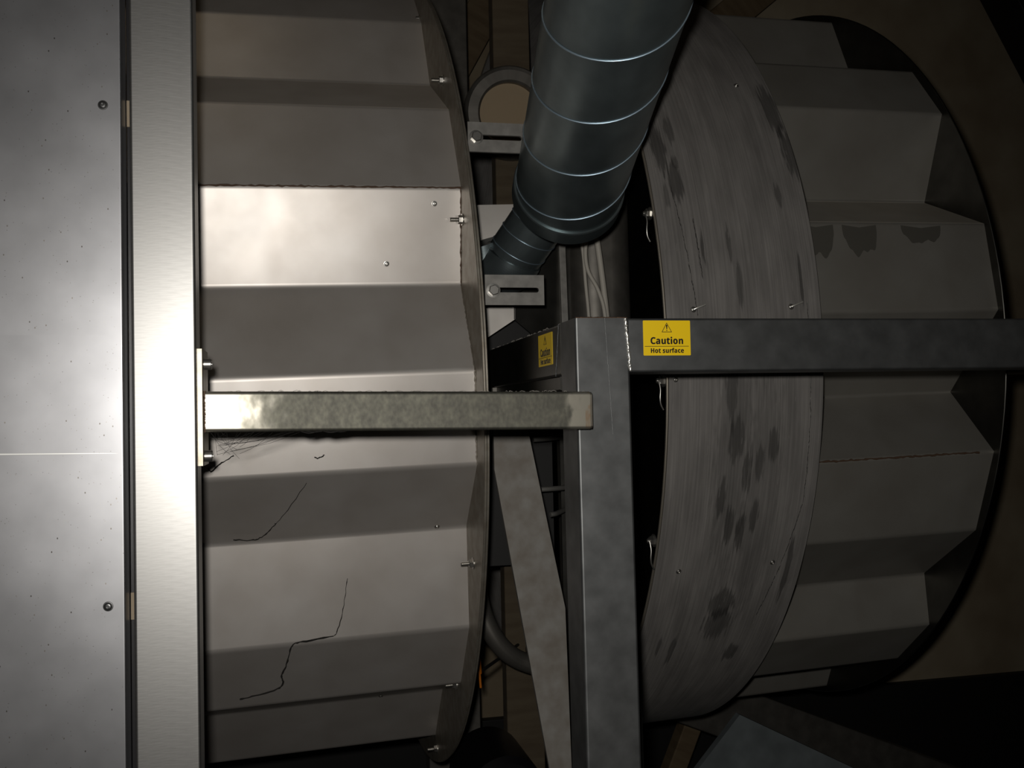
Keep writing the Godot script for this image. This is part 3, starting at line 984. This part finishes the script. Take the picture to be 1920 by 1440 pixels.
func cobwebs() -> void:
	web_strand("sooty cobweb strand curling across the dark flat below the arm", [P(-0.0824, -0.158, 1.4142), P(-0.0594, -0.1602, 1.4176), P(-0.0472, -0.1577, 1.4158), P(-0.034, -0.1471, 1.4061), P(-0.0253, -0.1371, 1.3968)], 0.0009)
	web_strand("faint hair-thin cobweb strand rising to the flat under the arm", [P(-0.0253, -0.1371, 1.3968), P(-0.0086, -0.1166, 1.3776), P(0.0161, -0.0797, 1.3427)], 0.0004)
	web_strand("thin cobweb hair on the broad pale flat near the bottom", [P(0.0721, -0.2225, 1.435), P(0.0689, -0.2412, 1.4359), P(0.064, -0.2711, 1.4372), P(0.0562, -0.297, 1.4383), P(0.0509, -0.3027, 1.4384)], 0.0006)
	web_strand("thick black cobweb strand dropping over the lowest dark flat", [P(0.0509, -0.3027, 1.4384), P(0.014, -0.3066, 1.4374), P(-0.0043, -0.3097, 1.437), P(-0.0096, -0.3252, 1.4518), P(-0.0152, -0.3479, 1.4706), P(-0.0215, -0.3643, 1.4841), P(-0.0195, -0.3761, 1.4941), P(-0.0281, -0.3869, 1.5027), P(-0.0584, -0.3951, 1.5081), P(-0.081, -0.3992, 1.5104)], 0.0013)
	web_strand("tiny dark cobweb tuft on the pale flat just below the arm", [P(0.0266, -0.0459, 1.3313), P(0.0305, -0.0478, 1.3316), P(0.0335, -0.0469, 1.3316), P(0.039, -0.0435, 1.3314)], 0.0009)
	web_strand("dark cobweb wisp hooked below the lower cap screw", [P(-0.1072, -0.0562, 1.3281), P(-0.1021, -0.0604, 1.3289), P(-0.0941, -0.0525, 1.3281), P(-0.0841, -0.046, 1.3276), P(-0.0755, -0.0414, 1.3273)], 0.0010)
	web_strand("short black smudge of cobweb on the upper drum flat near the top", [P(0.0290, 0.4866, 1.5085), P(0.0350, 0.4858, 1.5085), P(0.0381, 0.4870, 1.5085), P(0.0440, 0.4872, 1.5085), P(0.0480, 0.4866, 1.5085)], 0.0022)
	# web under the arm by the mounting plate
	var o := thing("cobweb_strand", "tangle of fine web hanging under the arm beside the mounting plate", "cobweb", P(-0.06, -0.01, 0.98), "cobwebs on the ribbed drum")
	var st := begin()
	var rng := RandomNumberGenerator.new()
	rng.seed = 77
	for k in 26:
		var x := -0.078 + 0.09 * pow(rng.randf(), 1.4)
		var a := P(x, -0.0078, rng.randf_range(0.972, 0.998))
		var b := P(-0.080 + 0.03 * rng.randf(), -0.012 - 0.022 * rng.randf(), rng.randf_range(0.975, 1.0))
		tube(st, smooth([a, a.lerp(b, 0.5) + Vector3(0, -0.003, 0), b], 3), 0.00014, 4)
	for k in 16:
		var a := P(0.0 + 0.06 * rng.randf(), -0.0085, 0.97 + 0.01 * rng.randf())
		tube(st, smooth([a, a + Vector3(0.008, -0.0022 * rng.randf(), 0), a + Vector3(0.016, -0.0005, 0.001)], 3), 0.0005, 4)
	var w := part("web", st, M.web, o)
	w.set_meta("kind", "stuff")

# ---------------------------------------------------------------- room and background
func room() -> void:
	var t := 0.15
	var x0 := -2.2
	var x1 := 3.3
	var y1 := 1.95
	var d0 := -1.6
	var d1 := 2.85
	for q in [["floor", P(x0 - t, -H - t, d1 + t), P(x1 + t, -H, d0 - t), M.floor, "dark floor under the machine"], ["ceiling", P(x0 - t, y1, d1 + t), P(x1 + t, y1 + t, d0 - t), M.wood_dark, "dark timber ceiling"],
			["wall_back", P(x0, -H, d1 + t), P(x1, y1, d1), M.wall, "plain brown board wall behind the drums"], ["wall_left", P(x0 - t, -H, d1 + t), P(x0, y1, d0 - t), M.wall, "brown wall to the left"],
			["wall_right", P(x1, -H, d1 + t), P(x1 + t, y1, d0 - t), M.wall, "brown wall to the right"], ["wall_front", P(x0, -H, d0), P(x1, y1, d0 - t), M.wall, "brown wall behind the viewer"]]:
		var st := begin()
		box(st, q[1], q[2], 0.002)
		structure(q[0], st, q[3], q[4])

func skirting() -> void:
	var st := begin()
	box(st, P(-2.2, -H, 2.85), P(3.3, -0.86, 2.82), 0.003)  # black board added to darken the foot of the back wall
	structure("baseboard_back", st, M.black, "black board along the base of the back wall")

func timber(called: String, label: String, a: Vector3, b: Vector3, w: float, h: float, m: Material) -> void:
	var o := thing(called, label, "beam", a)
	var st := begin()
	var z := (b - a).normalized()
	var f := frame_of(z)
	bar(st, rrect(w, h, 0.004, 2), a, b, f.x, f.y)
	part("timber", st, m, o)

func fill_lamp() -> void:
	# weak lamp added out of view to brighten the upward flats of the drums
	var c := P(-0.2, 1.95, 1.1)
	var o := thing("fill_lamp", "added fill lamp under the dark timber ceiling above the ribbed drum, out of view", "lamp", c)
	var st := begin()
	lathe(st, [Vector2(0.0, 0.0), Vector2(0.13, 0.0), Vector2(0.14, 0.01), Vector2(0.13, 0.045), Vector2(0.11, 0.05)], c, Vector3.DOWN, 32)
	part("base", st, M.casing, o)
	st = begin()
	lathe(st, [Vector2(0.11, 0.05), Vector2(0.09, 0.075), Vector2(0.05, 0.09), Vector2(0.0, 0.095)], c, Vector3.DOWN, 32)
	var glow := mat(Color(0.9, 0.85, 0.75), 0.0, 0.5)
	glow.emission_enabled = true
	glow.emission = Color(1.0, 0.85, 0.62)
	glow.emission_energy_multiplier = 0.3
	part("diffuser", st, glow, o)
	var l := OmniLight3D.new()
	l.name = "fill_light"
	l.position = Vector3(0, -0.12, 0)
	l.light_color = Color(1.0, 0.93, 0.82)
	l.light_energy = 0.016
	l.light_size = 0.1
	l.omni_range = 8.0
	l.omni_attenuation = 2.0
	l.shadow_enabled = true
	o.add_child(l)

func background() -> void:
	timber("roof_brace", "pale diagonal timber brace at the top, right of the thick duct", P(1.02, 0.96, 2.77), P(1.72, 1.54, 2.77), 0.09, 0.10, M.wood)
	timber("roof_brace", "diagonal timber brace at the top, left of the thick duct", P(0.36, 0.82, 2.72), P(0.77, 1.56, 2.72), 0.06, 0.10, M.wood)
	timber("roof_brace", "black diagonal beam in the top right corner", P(2.05, 1.78, 2.76), P(2.86, 0.36, 2.76), 0.14, 0.12, M.black)
	# dark upright behind the rim
	var o := thing("steel_post", "dark steel post behind the drum rim at the top", "post", P(0.35, -H, 2.3))
	var st := begin()
	bar(st, rrect(0.12, 0.06, 0.003, 3), P(0.350, -H, 2.30), P(0.350, 1.9, 2.30), Vector3.RIGHT, Vector3(0, 0, 1))
	part("post", st, M.casing, o)
	# timber stud in the gap, with a round flange screwed to it
	o = thing("timber_stud", "brown timber stud standing in the gap between the two drums", "stud", P(0.43, -H, 1.92))
	st = begin()
	bar(st, rrect(0.074, 0.04, 0.003, 3), P(0.432, -H, 1.92), P(0.432, 1.94, 1.92), Vector3.RIGHT, Vector3(0, 0, 1))
	part("stud", st, M.stud, o)
	o = thing("round_flange", "dark round flange ring framing a tan disc, behind the upper slotted bracket", "flange", P(0.423, 0.595, 1.89))
	var c := P(0.4226, 0.595, 1.885)
	var z := Vector3(-0.05, -0.1, 1).normalized()
	st = begin()
	lathe(st, [Vector2(0.060, -0.012), Vector2(0.088, -0.012), Vector2(0.091, -0.008), Vector2(0.091, 0.008), Vector2(0.088, 0.012), Vector2(0.083, 0.008), Vector2(0.064, 0.008), Vector2(0.060, 0.004), Vector2(0.060, -0.012)], c, z, 64)
	part("ring", st, M.casing, o)
	st = begin()
	lathe(st, [Vector2(0.061, -0.008), Vector2(0.0, -0.007)], c, z, 48)
	part("disc", st, M.tan, o, false, "tan disc")
	part("bolt", pan_screw(c + Vector3(-0.006, 0.033, 0.0) - z * 0.0075, z, 0.004), M.black, o)
	# grey cover plate and dark bearer low on the right
	o = thing("cover_plate", "dull blue-grey flat cover plate under the banded drum at the bottom", "plate", P(1.0, -H, 2.2))
	st = begin()
	plate(st, PackedVector2Array([Vector2(1.0157, -0.7094), Vector2(0.62, -1.135), Vector2(0.62, -H), Vector2(2.05, -H), Vector2(2.05, -1.25)]), 0.02, P(0, 0, 2.2), Vector3.RIGHT, Vector3.UP)
	part("plate", st, M.slab, o)
	timber("floor_bearer", "dark steel bearer slanting down to the right below the banded drum", P(0.86, -0.66, 2.33), P(2.45, -1.335, 2.33), 0.05, 0.13, M.casing)
	timber("floor_strut", "tan timber strut under the banded drum, right of the dark post", P(0.80, -1.295, 2.5), P(1.02, -0.80, 2.5), 0.05, 0.05, M.wood)
	# pipe clamp arc and small fittings low in the gap
	o = thing("pipe_bend", "grey curved pipe piece low in the gap beside the drum rim", "pipe", P(0.36, -0.5, 1.75))
	st = begin()
	tube(st, smooth([P(0.304, -0.28, 1.70), P(0.314, -0.335, 1.70), P(0.338, -0.385, 1.70), P(0.375, -0.42, 1.71), P(0.435, -0.445, 1.74), P(0.45, -0.45, 1.905)]), 0.0165, 16)
	part("pipe", st, M.casing, o)
	o = thing("amber_fitting", "small amber plastic fitting low in the dark gap", "fitting", P(0.31, -0.43, 1.7))
	st = begin()
	tube(st, [P(0.305, -0.412, 1.7), P(0.3065, -0.438, 1.7)], 0.004, 10)
	tube(st, [P(0.3065, -0.438, 1.7), P(0.308, -0.462, 1.7)], 0.0022, 8)
	part("body", st, M.amber, o)
	st = begin()
	tube(st, [P(0.3065, -0.437, 1.703), P(0.36, -0.44, 1.80), P(0.42, -0.44, 1.902)], 0.003, 8)
	part("stem", st, M.black, o)
	o = thing("motor", "black round motor at the bottom of the dark gap", "motor", P(0.35, -H, 1.8))
	st = begin()
	lathe(st, [Vector2(0.0, 0.0), Vector2(0.06, 0.0), Vector2(0.07, 0.012), Vector2(0.07, 0.16), Vector2(0.0, 0.17)], P(0.352, -0.655, 1.70), Vector3(-0.05, 0.05, -1), 32)
	part("body", st, M.blackish, o)
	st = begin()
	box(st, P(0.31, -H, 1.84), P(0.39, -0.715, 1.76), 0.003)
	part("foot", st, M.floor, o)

func _ready() -> void:
	# camera: 42 degrees high, turned right of the machine's face, a little up and rolled
	var cam := Camera3D.new()
	cam.name = "camera"
	cam.fov = 42.17
	cam.near = 0.02
	cam.far = 40.0
	add_child(cam)
	var fwd := Vector3(0.21497857, 0.03380622, -0.97603348)
	var up := Vector3(0.01376471, 0.99919655, 0.03764028)
	var right := Vector3(0.97652176, -0.02152668, 0.21434051)
	cam.transform = Transform3D(Basis(right, up, -fwd), Vector3(0, H, 0))
	cam.current = true
	var env := WorldEnvironment.new()
	env.name = "environment"
	var e := Environment.new()
	e.background_mode = Environment.BG_COLOR
	e.background_color = Color(0, 0, 0)
	e.tonemap_mode = Environment.TONE_MAPPER_LINEAR
	e.tonemap_exposure = 1.0
	e.sdfgi_enabled = true
	e.ssao_enabled = true
	e.ssil_enabled = true
	env.environment = e
	add_child(env)
	# the camera's flash, left of the lens and above it
	var flash := SpotLight3D.new()
	flash.name = "camera_flash"
	flash.light_color = Color(1.0, 0.985, 0.96)
	flash.light_energy = 0.75
	flash.light_size = 0.012
	flash.spot_angle = 48.0
	flash.spot_angle_attenuation = 0.6
	flash.spot_range = 12.0
	flash.spot_attenuation = 2.0
	flash.shadow_enabled = true
	flash.transform = Transform3D(Basis.looking_at(Vector3(0.09, -0.01, -0.98)), Vector3(-0.018, H + 0.03, -0.01))
	add_child(flash)

	materials()
	room()
	skirting()
	drum_front()
	drum_rear()
	upright()
	cabinet()
	machine_frame()
	arm()
	ducts()
	gap_things()
	background()
	fill_lamp()
	cobwebs()
